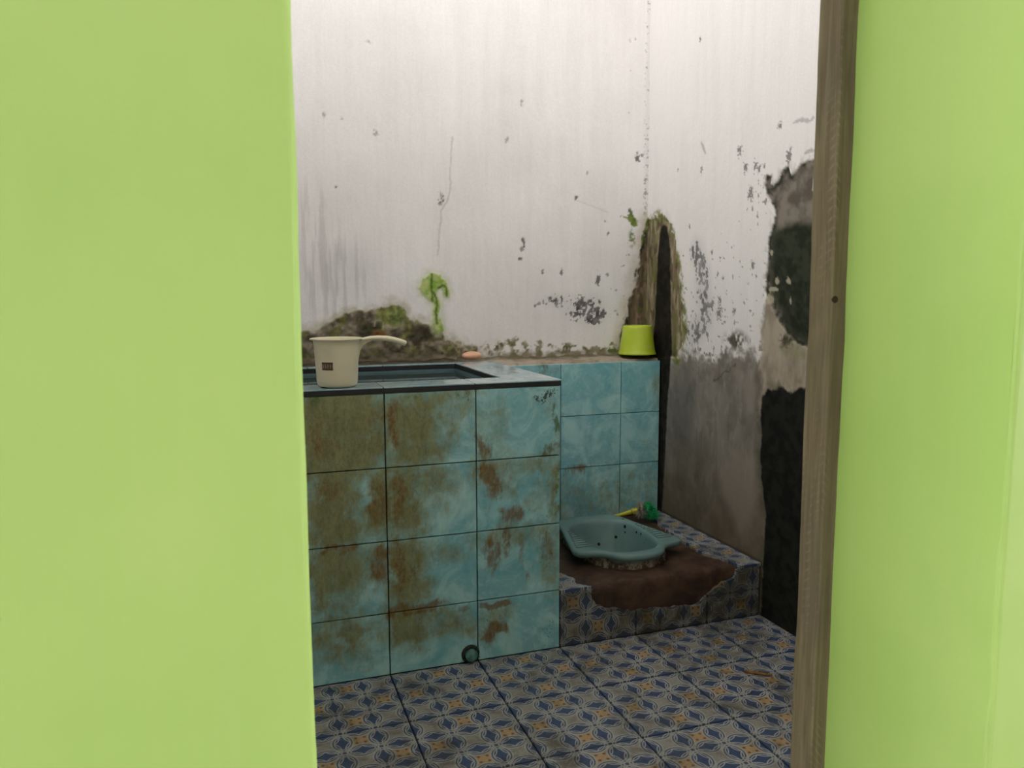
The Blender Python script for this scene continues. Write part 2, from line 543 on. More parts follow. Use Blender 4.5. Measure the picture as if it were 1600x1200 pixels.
def paint_back(u, v):
    P = Painter(u, v, BASE)
    P.lay(sst(.45, .75, P.nz(2.2, 4, 2))*.35, (.73, .69, .655))
    P.lay(sst(.4, .75, P.nz(30, 3, 4, 2.2))*.12, (.62, .60, .59))
    # broad grey-beige damp patches
    for (x, y, rx, ry, k, c) in [(560, 330, 130, 90, .2, (.62, .57, .53)), (700, 300, 160, 120, .16, (.66, .61, .56)),
                                 (540, 420, 90, 60, .35, (.55, .53, .52)), (850, 480, 140, 60, .15, (.63, .59, .575)),
                                 (800, 230, 120, 80, .15, (.66, .62, .58)), (620, 470, 90, 40, .2, (.60, .56, .53))]:
        P.lay(P.ell(bp([(x, y)])[0], rx*PB, ry*PB, .2, 1.)*k, c)
    # smeared grey brush marks, lower left
    st = P.nz(75, 3, 5, 5)
    P.lay(P.ell(bp([(520, 430)])[0], 75*PB, 95*PB, .4, 1.)*sst(.46, .70, st)*.42, (.42, .41, .405))
    P.lay(P.ell(bp([(485, 330)])[0], 40*PB, 60*PB, .4, 1.)*sst(.55, .7, st)*.35, (.5, .47, .46))
    # hair crack
    cr = bp([(706, 215), (704, 255), (703, 300), (697, 318), (689, 330), (688, 350), (686, 372), (684, 398)])
    P.lay(sst(.005, .001, dline(u+(P.nz(60, 3, 6)-.5)*.01, v, cr))*.42, (.36, .33, .31))
    P.lay(sst(.003, .001, dline(u, v, bp([(898, 312), (925, 322), (950, 332)])))*.3, (.4, .38, .36))
    # chips
    chips = [(576, 65, 5), (587, 210, 5), (506, 183, 3), (533, 186, 3), (525, 292, 2), (690, 310, 6), (688, 318, 4), (791, 219, 5),
             (815, 160, 4), (917, 269, 4), (899, 310, 4), (996, 246, 6), (1003, 243, 3), (984, 62, 3), (993, 60, 2), (986, 110, 2),
             (983, 176, 2), (818, 378, 5), (816, 390, 5), (813, 404, 4), (985, 332, 6), (990, 348, 8), (848, 425, 3), (878, 425, 4),
             (945, 345, 3), (950, 365, 3), (935, 437, 6), (949, 430, 4), (860, 466, 4), (870, 472, 5), (843, 474, 4), (836, 478, 4)]
    for i, (x, y, r) in enumerate(chips):
        c = bp([(x, y)])[0]; r = r*PB
        m = sst(.2, .6, 1.0-np.hypot((u-c[0])/r, (v-c[1])/(r*(1.+.5*(i % 3))))+(P.nz(130, 3, i)-.5)*1.7)
        P.lay(m*(.9 if y > 230 else .5), (.13, .12, .11) if i % 3 else (.3, .27, .25)); P.d -= m*.0015
    # dense black flaking above the ledge
    reg = P.ell(bp([(915, 483)])[0], 52*PB, 36*PB, .25, 1.1)
    reg = np.maximum(reg, P.ell(bp([(930, 492)])[0], 30*PB, 26*PB, .4, 1.)*1.15)
    reg = np.maximum(reg, P.ell(bp([(870, 470)])[0], 45*PB, 18*PB, .3, 1.)*.75)
    fl = flakes(P, reg, .60, 105, 7, None)
    P.lay(reg*.3, (.62, .59, .585)); P.lay(fl, (.085, .078, .075), (.25, .235, .23)); P.d -= fl*.002
    # dotted corner seam
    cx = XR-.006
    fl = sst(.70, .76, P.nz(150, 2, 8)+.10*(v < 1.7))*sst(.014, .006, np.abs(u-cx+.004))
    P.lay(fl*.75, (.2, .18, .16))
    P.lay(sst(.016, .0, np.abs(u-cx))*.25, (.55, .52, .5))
    # speckle over the right part of the wall
    reg = sst(.35, .62, u)*sst(1.55, 1.0, v)
    fl = flakes(P, reg, .27, 90, 10, None); P.lay(fl*.8, (.22, .2, .18))
    # eroded, mossy corner
    er = bp([(1040, 345), (1016, 346), (1009, 372), (1003, 400), (996, 430), (991, 455), (984, 480), (979, 505), (974, 530), (968, 560), (1060, 560)])
    halo = sst(-.07, .0, sdf(u, v, er)+(P.nz(25, 4, 3)-.5)*.05)
    P.lay(halo*.75, (.56, .47, .36), (.62, .55, .46))
    P.lay(sst(.45, .62, P.nz(38, 4, 2))*halo*sst(1.18, .95, v)*.0, (.3, .33, .1))
    m = P.poly(er, .020, .006, 34, 2)
    P.lay(m, (.14, .10, .064), (.27, .195, .125), P.nz(45, 4, 7, 12)); P.d -= m*.006
    P.lay(m*sst(.54, .68, P.nz(60, 4, 9, 24))*.7, (.06, .05, .03)); P.lay(m*sst(.56, .7, P.nz(30, 4, 4))*.6, (.13, .15, .04))
    edge = sst(.016, .003, np.abs(sdf(u, v, er)+(P.nz(45, 4, 2)-.5)*.028+.004))
    P.lay(edge*sst(.42, .6, P.nz(55, 4, 6, 25)), (.055, .06, .028)); P.lay(edge*sst(.5, .7, P.nz(30, 4, 4))*sst(1.0, 1.2, v), (.15, .19, .035))
    P.lay(P.poly(bp([(984, 328), (990, 335), (996, 352), (990, 355), (978, 340), (970, 338), (984, 338)]), .008, .003, 90, 4), (.10, .14, .03), (.2, .25, .06))
    P.lay(P.ell(bp([(988, 372)])[0], 10*PB, 22*PB, .3, 1.)*sst(.45, .65, P.nz(70, 4, 1)), (.20, .24, .08))
    # moss and mud mound behind the basin
    mo = bp([(300, 575), (340, 552), (385, 546), (430, 528), (478, 519), (500, 516), (512, 506), (530, 494), (552, 487), (575, 487), (598, 484), (612, 474), (622, 476), (632, 486),
             (640, 500), (656, 503), (672, 509), (690, 519), (700, 530), (716, 539), (740, 547), (740, 590), (300, 590)])
    halo = sst(-.035, .0, sdf(u, v, mo)+(P.nz(40, 4, 5)-.5)*.05)
    P.lay(halo*.65, (.40, .39, .22), (.5, .46, .36))
    m = P.poly(mo, .016, .007, 38, 6)
    P.lay(m, (.10, .082, .054), (.31, .26, .195), P.nz(34, 5, 3))
    P.lay(m*sst(.46, .62, P.nz(30, 4, 8))*.75, (.12, .13, .035), (.27, .28, .085), P.nz(60, 4, 1))
    P.lay(m*P.ell(bp([(618, 492)])[0], 34*PB, 26*PB, .3, 1.)*.85, (.12, .16, .045), (.30, .32, .10), P.nz(60, 4, 2))
    P.lay(m*P.ell(bp([(663, 520)])[0], 38*PB, 18*PB, .4, 1.)*.8, (.045, .036, .022))
    P.lay(m*P.ell(bp([(577, 520)])[0], 24*PB, 22*PB, .4, 1.)*.75, (.03, .03, .018))
    P.lay(m*P.ell(bp([(592, 521)])[0], 14*PB, 8*PB, .4, 1.)*.8, (.24, .11, .04))
    P.lay(m*sst(.85, .80, v+(P.nz(40, 4, 2)-.5)*.03)*.8, (.045, .042, .024))
    for c, r, k in [(bp([(592, 508)])[0], 7*PB, 1), (bp([(604, 514)])[0], 6*PB, 1)]:
        rr = np.hypot(u-c[0], v-c[1]); P.lay(sst(.005, .001, np.abs(rr-r)+(P.nz(90, 3, 4)-.5)*.008)*.55*(v > c[1]-.004), (.45, .40, .30))
    P.d += m*(P.nz(45, 4, 5)-.3)*.016
    # bright green growth
    li = bp([(672, 426), (686, 430), (697, 440), (702, 455), (701, 464), (694, 464), (692, 452), (686, 449), (682, 456), (685, 466), (688, 478), (684, 490), (690, 502),
             (693, 516), (684, 522), (677, 508), (678, 490), (677, 474), (668, 467), (660, 460), (654, 450), (660, 437)])
    halo = sst(-.03, .0, sdf(u, v, li)+(P.nz(50, 4, 2)-.5)*.03); P.lay(halo*.5, (.55, .58, .34))
    m = P.poly(li, .007, .005, 70, 3); P.lay(m, (.26, .40, .07), (.50, .56, .22), P.nz(55, 4, 5)); P.d += m*.003
    for ln in ([(674, 428), (674, 455), (676, 470)], [(685, 450), (691, 446), (697, 449), (698, 462)], [(676, 455), (682, 468), (681, 490), (683, 505)]):
        P.lay(sst(.006, .002, dline(u+(P.nz(90, 3, 1)-.5)*.008, v, bp(ln)))*.85, (.07, .13, .015))
    # thin crust just above the ledge
    h = .832+(P.nz(14, 4, 6, .01)-.5)*.085
    m = sst(.006, -.006, v-h+(P.nz(60, 4, 2)-.5)*.05)*sst(-.25, -.05, u)
    P.lay(m*sst(.36, .52, P.nz(38, 4, 7)), (.13, .125, .045), (.40, .35, .25), P.nz(50, 4, 8))
    P.lay(sst(.02, .0, v-.80+(P.nz(50, 3, 3)-.5)*.03)*.6, (.28, .235, .16))
    P.lay(P.ell(bp([(770, 542)])[0], 22*PB, 12*PB, .3, 1.1)*sst(.40, .55, P.nz(55, 4, 3)), (.10, .095, .035), (.36, .32, .17), P.nz(70, 3, 5))
    P.lay(P.ell(bp([(955, 546)])[0], 25*PB, 10*PB, .3, 1.)*sst(.4, .55, P.nz(50, 4, 3)), (.14, .17, .04))
    P.d += (P.nz(4, 3, 1)-.5)*.006+(P.nz(30, 3, 2)-.5)*.0015
    return P.c, P.d


def paint_right(u, v):
    P = Painter(u, v, BASE)
    P.lay(sst(.45, .75, P.nz(2.5, 4, 3))*.2, (.72, .69, .66))
    P.lay(sst(.45, .75, P.nz(30, 3, 5, 2.2))*.12, (.64, .62, .6))
    # scuffs and chips on the white part
    reg = P.ell(rp([(1185, 300)])[0], 50*PR, 90*PR, .2, 1.)
    P.lay(flakes(P, reg, .34, 75, 2, None)*.85, (.18, .17, .155)); 
    reg = sst(1.5, 1.05, v)*sst(.75, .5, u)*.9
    P.lay(flakes(P, reg, .29, 80, 4, None)*.85, (.17, .155, .14))
    for ln in ([(1240, 192), (1250, 187), (1266, 189), (1270, 185)], [(1258, 240), (1266, 234), (1276, 236), (1280, 230)], [(1096, 222), (1102, 238)]):
        P.lay(sst(.008, .002, dline(u, v, rp(ln))+(P.nz(90, 3, 1)-.5)*.012)*.6, (.33, .32, .31))
    for i, (x, y, r) in enumerate([(1156, 235, 5), (1165, 262, 4), (1233, 245, 5), (1218, 197, 3), (1094, 62, 2), (1096, 266, 3), (1172, 302, 5), (1180, 260, 3), (1187, 264, 3),
                                   (1124, 490, 6), (1125, 470, 4), (1112, 394, 2), (1176, 413, 4), (1147, 487, 3), (1148, 504, 2), (1077, 353, 2), (1130, 435, 2), (1060, 265, 2)]):
        c = rp([(x, y)])[0]; r = r*PR*1.3
        P.lay(sst(.2, .6, 1.1-np.hypot((u-c[0])/r, (v-c[1])/(r*1.5))+(P.nz(200, 3, i)-.5)*2.)*.85, (.17, .16, .15))
    # grey flaking strip
    ln = rp([(1088, 392), (1098, 425), (1099, 455), (1104, 478), (1102, 498), (1090, 515), (1080, 525)])
    reg = sst(.075, .01, dline(u, v, ln))
    P.lay(reg*.4, (.5, .48, .48)); P.lay(flakes(P, reg, .58, 85, 6, None), (.20, .19, .185), (.36, .35, .345))
    # damp, bare cement below
    bd = rp([(1000, 545), (1052, 548), (1070, 556), (1090, 560), (1110, 563), (1130, 556), (1150, 556), (1170, 552), (1185, 560), (1200, 540), (1400, 500), (1400, 1100), (1000, 1100)])
    s = sdf(u, v, bd)
    sp = sst(-.16, .02, s)*.55
    P.lay(flakes(P, sp, .75, 70, 8, None), (.27, .24, .20), (.36, .33, .29))
    m = sst(-.022, .022, s+(P.nz(40, 5, 3)-.5)*.09)
    base = P.nz(9, 5, 4, 5)
    P.lay(m, (.165, .145, .118), (.265, .235, .20), base)
    P.lay(m*sst(.35, .62, P.nz(26, 4, 6, 2.5))*.38, (.35, .315, .275))
    P.lay(m*sst(.5, .7, P.nz(16, 5, 9))*.45, (.14, .125, .105)); P.lay(m*sst(.60, .72, P.nz(60, 4, 3, 25))*.14, (.5, .47, .43))
    P.lay(m*P.ell(rp([(1068, 640)])[0], 55*PR, 95*PR, .2, 1.)*.55, (.10, .10, .092))
    P.lay(m*P.ell(rp([(1068, 740)])[0], 40*PR, 100*PR, .2, 1.)*.4, (.13, .115, .09))
    P.lay(m*sst(.62, .22, v)*.72, (.12, .088, .055), (.19, .145, .10), P.nz(12, 4, 2))
    tri = rp([(1125, 735), (1150, 700), (1180, 720), (1182, 780), (1170, 820), (1160, 850), (1150, 835), (1140, 790), (1126, 765)])
    P.lay(P.poly(tri, .03, .03, 12, 5)*.6, (.33, .275, .23))
    P.lay(m*sst(.35, .1, v)*.5, (.085, .062, .035))
    P.lay(sst(.004, .001, dline(u+(P.nz(30, 4, 6)-.5)*.05, v+(P.nz(30, 4, 8)-.5)*.04, rp([(1118, 595), (1140, 580), (1150, 568)])))*.7, (.07, .065, .06))
    sm = P.ell(rp([(1150, 533)])[0], 38*PR, 20*PR, .3, 1.)
    P.lay(sm*sst(.42, .6, P.nz(42, 4, 5)), (.10, .088, .065), (.2, .18, .14))
    P.lay(P.ell(rp([(1155, 530)])[0], 12*PR, 9*PR, .3, 1.)*sst(.4, .55, P.nz(70, 4, 1)), (.035, .035, .025))
    # brown patch between the moulds
    br = rp([(1189, 600), (1187, 560), (1190, 500), (1196, 478), (1205, 470), (1500, 470), (1500, 680), (1188, 640)])
    m = P.poly(br, .022, .012, 35, 7)
    P.lay(m, (.27, .225, .17), (.46, .39, .31), P.nz(22, 5, 2, 9))
    P.lay(m*P.ell(rp([(1228, 534)])[0], 22*PR, 14*PR, .4, 1.)*sst(.35, .55, P.nz(50, 4, 3)), (.06, .06, .035))
    P.lay(m*P.ell(rp([(1245, 548)])[0], 40*PR, 14*PR, .4, 1.)*.4, (.28, .28, .14))
    # peeled upper mould
    up = rp([(1400, 236), (1283, 249), (1262, 251), (1250, 257), (1243, 268), (1236, 273), (1231, 262), (1223, 265), (1217, 281), (1208, 291), (1203, 287), (1205, 275),
             (1197, 274), (1195, 290), (1199, 306), (1208, 322), (1212, 336), (1207, 356), (1202, 372), (1200, 400), (1197, 430), (1196, 455), (1200, 470), (1208, 482),
             (1214, 498), (1225, 515), (1240, 531), (1252, 541), (1272, 543), (1400, 535)])
    s = sdf(u, v, up)+(P.nz(70, 4, 3)-.5)*.012
    m = sst(-.003, .003, s)
    P.lay(sst(-.03, .0, s)*sst(.45, .6, P.nz(60, 4, 9))*.5, (.42, .39, .33))
    P.lay(m, (.125, .105, .085), (.25, .22, .185), P.nz(26, 5, 4)); P.d -= m*.004
    P.lay(m*sst(.028, .004, s)*sst(.4, .6, P.nz(50, 4, 1)), (.035, .038, .028))
    bl = rp([(1400, 325), (1285, 330), (1268, 345), (1245, 345), (1225, 350), (1208, 362), (1204, 400), (1203, 440), (1212, 475), (1220, 500), (1238, 526), (1252, 539), (1272, 541), (1400, 533)])
    P.lay(P.poly(bl, .018, .016, 22, 5)*m, (.020, .026, .015), (.042, .048, .030))
    wp = rp([(1270, 276), (1277, 281), (1284, 278), (1300, 300), (1283, 318), (1277, 326), (1272, 312), (1267, 296)])
    P.lay(P.poly(wp, .005, .003, 60, 2), BASE)
    for x, y, rx, ry in [(1213, 440, 3.4, 7), (1230, 439, 4, 6), (1234, 470, 2, 6), (1204, 395, 3, 5), (1207, 452, 9, 4), (1202, 468, 6, 10)]:
        c = rp([(x, y)])[0]; P.lay(sst(.2, .5, 1.05-np.hypot((u-c[0])/(rx*PR*1.5), (v-c[1])/(ry*PR))+(P.nz(120, 3, 2)-.5)*.8), (.42, .38, .28))
    # black mould down to the floor
    lo = rp([(1500, 596), (1268, 610), (1258, 605), (1246, 608), (1238, 615), (1231, 612), (1221, 604), (1212, 607), (1200, 609), (1192, 618), (1188, 640), (1190, 680), (1188, 715),
             (1191, 760), (1196, 800), (1193, 860), (1192, 890), (1189, 960), (1189, 1000), (1500, 1300)])
    s = sdf(u, v, lo)+(P.nz(60, 4, 4)-.5)*.014
    P.lay(sst(-.04, .0, s)*sst(.4, .65, P.nz(40, 4, 5))*.6, (.10, .10, .055))
    P.lay(sst(-.004, .004, s), (.0085, .009, .0075), (.018, .018, .014))
    # eroded corner with a black seep
    er = rp([(1014, 346), (1024, 342), (1034, 336), (1044, 344), (1051, 366), (1056, 392), (1060, 425), (1062, 455), (1067, 490), (1070, 515), (1064, 540), (1058, 560), (1000, 560), (1000, 346)])
    s = sdf(u, v, er)+(P.nz(38, 5, 2)-.5)*.045
    P.lay(sst(-.035, .0, s)*.5, (.60, .54, .44))
    m = sst(-.004, .004, s)
    P.lay(m, (.20, .155, .095), (.44, .37, .25), P.nz(40, 4, 7, 12)); P.d -= m*.006
    P.lay(m*sst(.52, .66, P.nz(60, 4, 9, 20))*.75, (.075, .060, .032)); P.lay(m*sst(.55, .7, P.nz(32, 4, 4))*.6, (.16, .18, .05))
    P.lay(sst(.026, .006, np.abs(s+.004))*sst(.42, .58, P.nz(36, 4, 3))*.9, (.13, .15, .035), (.26, .28, .09))
    dk = rp([(1034, 350), (1040, 354), (1044, 372), (1045, 400), (1046, 450), (1047, 520), (1048, 560), (1044, 620), (1040, 700), (1035, 780), (1032, 830), (1012, 830), (1012, 560), (1020, 520),
             (1022, 480), (1024, 440), (1026, 400), (1029, 365)])
    P.lay(P.poly(dk, .006, .006, 40, 1), (.012, .011, .009), (.026, .022, .017))
    # dark line where the wall meets the raised step
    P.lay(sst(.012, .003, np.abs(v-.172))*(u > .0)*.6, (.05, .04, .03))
    P.d += (P.nz(4, 3, 5)-.5)*.004+(P.nz(30, 3, 2)-.5)*.0012
    return P.c, P.d


wb = wall_grid('wall_back', axis((XL, -1.06, .05), (-1.06, XR+.016, .004)), axis((0, .77, .1), (.77, 2.16, .004), (2.16, ZC, .1)),
               lambda u, v, d: np.stack([u, YB-d, v], 1), paint_back, (XL, XR+.15, YB+.03, YB+.18, 0, ZC))
tag(wb, 'white limewashed back wall with moss mound and flaking paint', 'wall', kind='structure')
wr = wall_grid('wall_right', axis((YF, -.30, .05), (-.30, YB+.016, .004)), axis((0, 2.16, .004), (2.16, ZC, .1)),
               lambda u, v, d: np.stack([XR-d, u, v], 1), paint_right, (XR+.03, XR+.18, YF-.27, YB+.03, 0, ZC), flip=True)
tag(wr, 'right side wall, white above, bare damp cement and black mould below', 'wall', kind='structure')
tag(box('wall_left', XL-.12, XL, YF-.27, YB+.18, 0, ZG, M_WHITE), 'plain whitewashed left wall of the bathroom', 'wall', kind='structure')
tag(box('ceiling', XL-.35, XR+.2, YF-.45, YB+.2, ZC, ZC+.06, M_ROOF), 'roof sheet over the bathroom', 'ceiling', kind='structure')


# door wall: rounded piers swept upwards with slightly uneven arrises
def pier(prof, z0, z1, n, amp, seed):
    V, F = [], []
    zs = np.linspace(z0, z1, n); k = len(prof)
    for z in zs:
        for j, (x, y, wob) in enumerate(prof):
            jx = (fbm(np.array([z*1.0]), np.array([j*.05]), 9, 4, seed)[0]-.5)*2*amp*wob
            V.append((x+jx, y, z))
    for i in range(n-1):
        for j in range(k):
            a, b = i*k+j, i*k+(j+1) % k
            F.append((a, b, b+k, a+k))
    F.append(tuple(range(k-1, -1, -1))); F.append(tuple(range((n-1)*k, n*k)))
    return V, F


def arc(cx, cy, r, a0, a1, n=7):
    return [(cx+r*math.cos(math.radians(a0+(a1-a0)*i/(n-1))), cy+r*math.sin(math.radians(a0+(a1-a0)*i/(n-1)))) for i in range(n)]


DOOR_H = 2.05
r_ = .006
Vt, Ft = [], []
pl = [(-3.0, YF, 0), (-3.0, DYF, 0)]+[(x, y, 1) for x, y in arc(DXL-r_, DYF+r_, r_, -90, 0)]+[(DXL, YF, 1)]
pr = [(DXR+.0, YF, 1)]+[(x, y, 1) for x, y in arc(DXR+r_, DYF+r_, r_, 180, 270)]+[(2.6, DYF, 0), (2.6, YF, 0)]
for pf, sd in ((pl, 4), (pr, 6)):
    V1, F1 = pier(pf, -.12, DOOR_H, 120, .0022, sd)
    Ft += [tuple(i+len(Vt) for i in f) for f in F1]; Vt += V1
bm = bmesh.new(); bm_box(bm, -2.6, 2.6, DYF, YF, DOOR_H, ZF)
k0 = len(Vt); Vt += [v.co.copy() for v in bm.verts]; bm.verts.index_update(); Ft += [tuple(v.index+k0 for v in f.verts) for f in bm.faces]; bm.free()
wf = mesh_obj('wall_front', Vt, Ft, M_GREEN)
bmx = bmesh.new(); bmx.from_mesh(wf.data); bmesh.ops.recalc_face_normals(bmx, faces=bmx.faces); bmx.to_mesh(wf.data); bmx.free()
wf.data.materials.append(M_WHITE)
for p in wf.data.polygons:
    c = p.center
    p.material_index = 1 if (p.normal.y > .9) else 0
tag(wf, 'lime green painted wall with the doorway opening', 'wall', kind='structure')

# yard outside, with an unseen wall and roof added against the sky light
tag(box('ground', -6, 6, -9, DYF+.28, -.3, -.12, M_GROUND), 'concrete yard in front of the doorway', 'ground', kind='structure')
tag(box('wall_added_shade', -6, 4, -5.9, -5.75, -.12, SHADE_Z, M_ROOF), 'unseen wall added opposite the doorway to hold back sky light', 'wall', kind='structure')  # added out of view, cuts the sky light reaching the green wall
tag(box('ceiling_added_shade', -4.2, 2.6, -5.6, DYF-.002, SHADE_Z, SHADE_Z+.06, M_ROOF), 'unseen porch roof added to dim the green door wall', 'ceiling', kind='structure')  # added overhead out of view, keeps the door wall dimmer than the room

# ------------------------------------------------------------------ floor with its tiles
fl = box('floor', XL, XR+.02, DYF+.02, YB, -.12, -.0065, M_GROUT)
tag(fl, 'bathroom floor of blue printed star tiles', 'floor', kind='structure')


def uv_of(me, fn):
    uvl = me.uv_layers.new(name='UVMap')
    for l in me.loops:
        uvl.data[l.index].uv = fn(me.vertices[l.vertex_index].co)


def tile_mesh(name, w, h, t, mat, uoff=0.):
    """flat tile, top at z=0, w along x, h along y, origin at its lower left corner"""
    bm = bmesh.new(); bm_box(bm, 0, w, 0, h, -t, 0)
    es = [e for e in bm.edges if all(abs(v.co.z) < 1e-6 for v in e.verts)]
    bmesh.ops.bevel(bm, geom=es, offset=.0012, segments=1, affect='EDGES')
    bmesh.ops.recalc_face_normals(bm, faces=bm.faces)
    me = bpy.data.meshes.new(name); bm.to_mesh(me); bm.free(); me.materials.append(mat)
    uv_of(me, lambda c: ((c.x+uoff)/.25, c.y/.25))
    return me


GAP = .0022
tm = {}
nx0 = -5
for i in range(nx0, 3):
    x0 = i*.25; x1 = min(x0+.25, XR)
    if x1-x0 < .02: continue
    for j in range(-5, 0):
        y0 = max(j*.25, YF); y1 = (j+1)*.25
        key = (round(x1-x0, 4), round(y1-y0, 4))
        if key not in tm: tm[key] = tile_mesh('floor_tile', key[0]-2*GAP/2-GAP/2, key[1]-GAP*1.5, .006, M_PAT)
        o = link('floor_tile', tm[key], None, fl)
        o.location = (x0+GAP*.75, y0+GAP*.75, random.uniform(-.0006, .0006))
        o.rotation_euler = (random.uniform(-.0015, .0015), random.uniform(-.0015, .0015), 0)


# ------------------------------------------------------------------ low tiled wall with a mortar ledge behind
ZT = .772
lw = box('wall_back_lower', XL, .692, .662, YB+.01, 0, ZT-.012, M_GROUT2)
tag(lw, 'low tiled wall with a rough mortar ledge behind basin and squat toilet', 'wall', kind='structure')


def vtile(name, x0, x1, z0, z1, yf, t, mat, parent, nu=1, nv=1, stain=None):
    """upright tile facing -y; front grid carries its stains"""
    b = .0011
    xs = [x0]+list(np.linspace(x0+b, x1-b, nu+1))+[x1]; zs = [z0]+list(np.linspace(z0+b, z1-b, nv+1))+[z1]
    V, F = [], []
    n = len(xs)
    for z in zs:
        for x in xs:
            e = (x in (x0, x1)) or (z in (z0, z1))
            V.append((x, yf+(b if e else 0), z))
    for i in range(len(zs)-1):
        for j in range(n-1):
            a = i*n+j; F.append((a, a+1, a+n+1, a+n))
    k = len(V); V += [(x0, yf+t, z0), (x1, yf+t, z0), (x1, yf+t, z1), (x0, yf+t, z1)]
    bot = list(range(0, n)); top = list(range((len(zs)-1)*n, len(zs)*n))
    F.append(tuple([k, k+1]+bot[::-1])); F.append(tuple([k+2, k+3]+top))
    F.append(tuple([k+3, k]+[i*n for i in range(len(zs))])); F.append(tuple([k+1, k+2]+[i*n+n-1 for i in range(len(zs)-1, -1, -1)]))
    F.append((k+3, k+2, k+1, k))
    o = mesh_obj(name, V, F, mat, parent)
    if stain is not None:
        A = np.array(V); at = o.data.attributes.new('stain', 'FLOAT_COLOR', 'POINT')
        at.data.foreach_set('color', stain(A[:, 0], A[:, 2]).astype(np.float32).ravel())
    return o


def blob(u, v, L, plane_y, k=1/550.):
    m = np.zeros(len(u))
    for x0, y0, x1, y1, s in L:
        c = un((x0+x1)/2, (y0+y1)/2, 1, plane_y); rx, rz = abs(x1-x0)/2*k, abs(y1-y0)/2*k
        d = (np.abs((u-c[0])/rx)**2.6+np.abs((v-c[2])/rz)**2.6)**(1/2.6)
        m = np.maximum(m, s*sst(1.75, .35, d))
    return m


LB = [(875, 700, 1035, 735, .3), (875, 728, 930, 740, .9)]


def lower_stain(u, v):
    z = np.zeros(len(u))
    ru = blob(u, v, [(878, 725, 925, 735, .75), (872, 565, 878, 700, .4), (835, 570, 876, 590, .55)], .653, 1/430.)
    ol = .22*sst(.55, .25, v)+blob(u, v, [(1018, 580, 1034, 640, .45), (900, 740, 1030, 800, .15)], .653, 1/430.)
    mo = blob(u, v, [(835, 568, 860, 582, .9)], .653, 1/430.)
    return np.stack([ru, ol, mo, z], 1)


for x0, x1 in ((-.225, .025), (.025, .275), (.275, .525), (.525, .694)):
    for r in range(3):
        vtile('wall_tile', x0+.0014, x1-.0014, ZT-.2*(r+1)+.0013, ZT-.2*r-.0013, .653+random.uniform(-.0007, .0007), .008, M_STAIN, lw, 9, 7, lower_stain)

# ledge mortar
us = np.arange(-1.2, .6945, .007); vv = np.linspace(0, 1, 24)
U, W = np.meshgrid(us, vv); u, t = U.ravel(), W.ravel()
yy = .656+t*(YB+.004-.656)
nz = fbm(u, yy, 28, 4, 3)
zz = ZT+.006+.010*t+(nz-.5)*.012*sst(.0, .15, t)+sst(.75, 1., t)*.010*fbm(u, yy, 20, 3, 5)
zz = np.where(t < .05, ZT-.004, zz)
Vv = np.stack([u, yy+(fbm(u, u*0, 25, 3, 2)-.5)*.006*(t < .3), zz], 1)
n = len(us); Ff = []
for i in range(len(vv)-1):
    for j in range(n-1):
        a = i*n+j; Ff.append((a, a+1, a+n+1, a+n))
led = mesh_obj('mortar_ledge', Vv, Ff, M_WALL, lw, True)
c = np.tile(np.array([[.33, .265, .20]]), (len(u), 1))
m = sst(.4, .62, fbm(u, yy, 22, 4, 1))[:, None]; c = c*(1-m)+np.array([[.42, .36, .29]])*m
mk = (sst(.55, .95, t+(fbm(u, yy, 35, 4, 4)-.5)*.5)*np.where(u < -.12, 1., .75))[:, None]
c = c*(1-mk)+np.array([[.085, .085, .035]])*mk
dk = (sst(-.02, -.12, u)*.85)[:, None]; c = c*(1-dk)+np.array([[.06, .05, .032]])*dk
pk = (sst(.55, .7, fbm(u, yy, 40, 4, 6))*.5)[:, None]; c = c*(1-pk)+np.array([[.12, .105, .07]])*pk
at = led.data.attributes.new('paint', 'FLOAT_COLOR', 'POINT')
at.data.foreach_set('color', np.concatenate([c, np.ones((len(c), 1))], 1).astype(np.float32).ravel())

# ------------------------------------------------------------------ water basin
HB = .175                    # cut bottom row
ZB = HB+.6                   # top of the front tiles
basin = empty('water_basin', (-.6, .32, 0))
tag(basin, 'square water basin of rust-stained blue tiles beside the squat toilet', 'basin')
bm = bmesh.new()
bm_box(bm, XL+.003, -.0085, .0085, .108, -.006, ZB-.001)
bm_box(bm, -.138, -.0085, .109, .651, -.006, ZB-.001)
bm_box(bm, XL+.003, -.139, .618, .651, -.006, ZB-.001)
bm_box(bm, XL+.003, -.139, .109, .617, -.006, .12)
bm_obj('masonry', bm, M_GROUT2, basin)
# inner lining
bm = bmesh.new()
bm_box(bm, XL+.003, -.1405, .1085, .1145, .12, ZB-.002)
bm_box(bm, -.146, -.1395, .1145, .6115, .12, ZB-.002)
bm_box(bm, XL+.003, -.146, .6115, .6175, .12, ZB-.002)
bm_obj('inner_lining', bm, M_INNER, basin)

OL = [(470, 617, 585, 733, 1.0), (585, 617, 604, 690, .8), (604, 625, 680, 725, .85), (610, 610, 735, 628, .62), (680, 640, 720, 690, .5),
      (484, 735, 545, 848, .95), (575, 735, 605, 830, .85), (540, 800, 580, 848, .6), (606, 735, 650, 838, .9), (650, 728, 715, 775, .66), (650, 775, 700, 810, .45),
      (747, 712, 800, 760, .6), (800, 712, 872, 740, .5), (830, 745, 872, 790, .4), (486, 852, 560, 925, .82), (560, 852, 606, 900, .62), (486, 925, 540, 965, .6),
      (608, 845, 660, 950, .85), (660, 850, 715, 880, .5), (747, 822, 872, 850, .55), (850, 830, 874, 930, .5), (490, 965, 570, 1025, .66), (570, 968, 606, 1000, .45),
      (610, 952, 665, 1008, .82), (665, 955, 740, 995, .6), (755, 950, 800, 995, .5), (846, 612, 874, 650, .3), (747, 640, 790, 700, .35), (862, 712, 874, 820, .7), (690, 612, 740, 660, .5)]
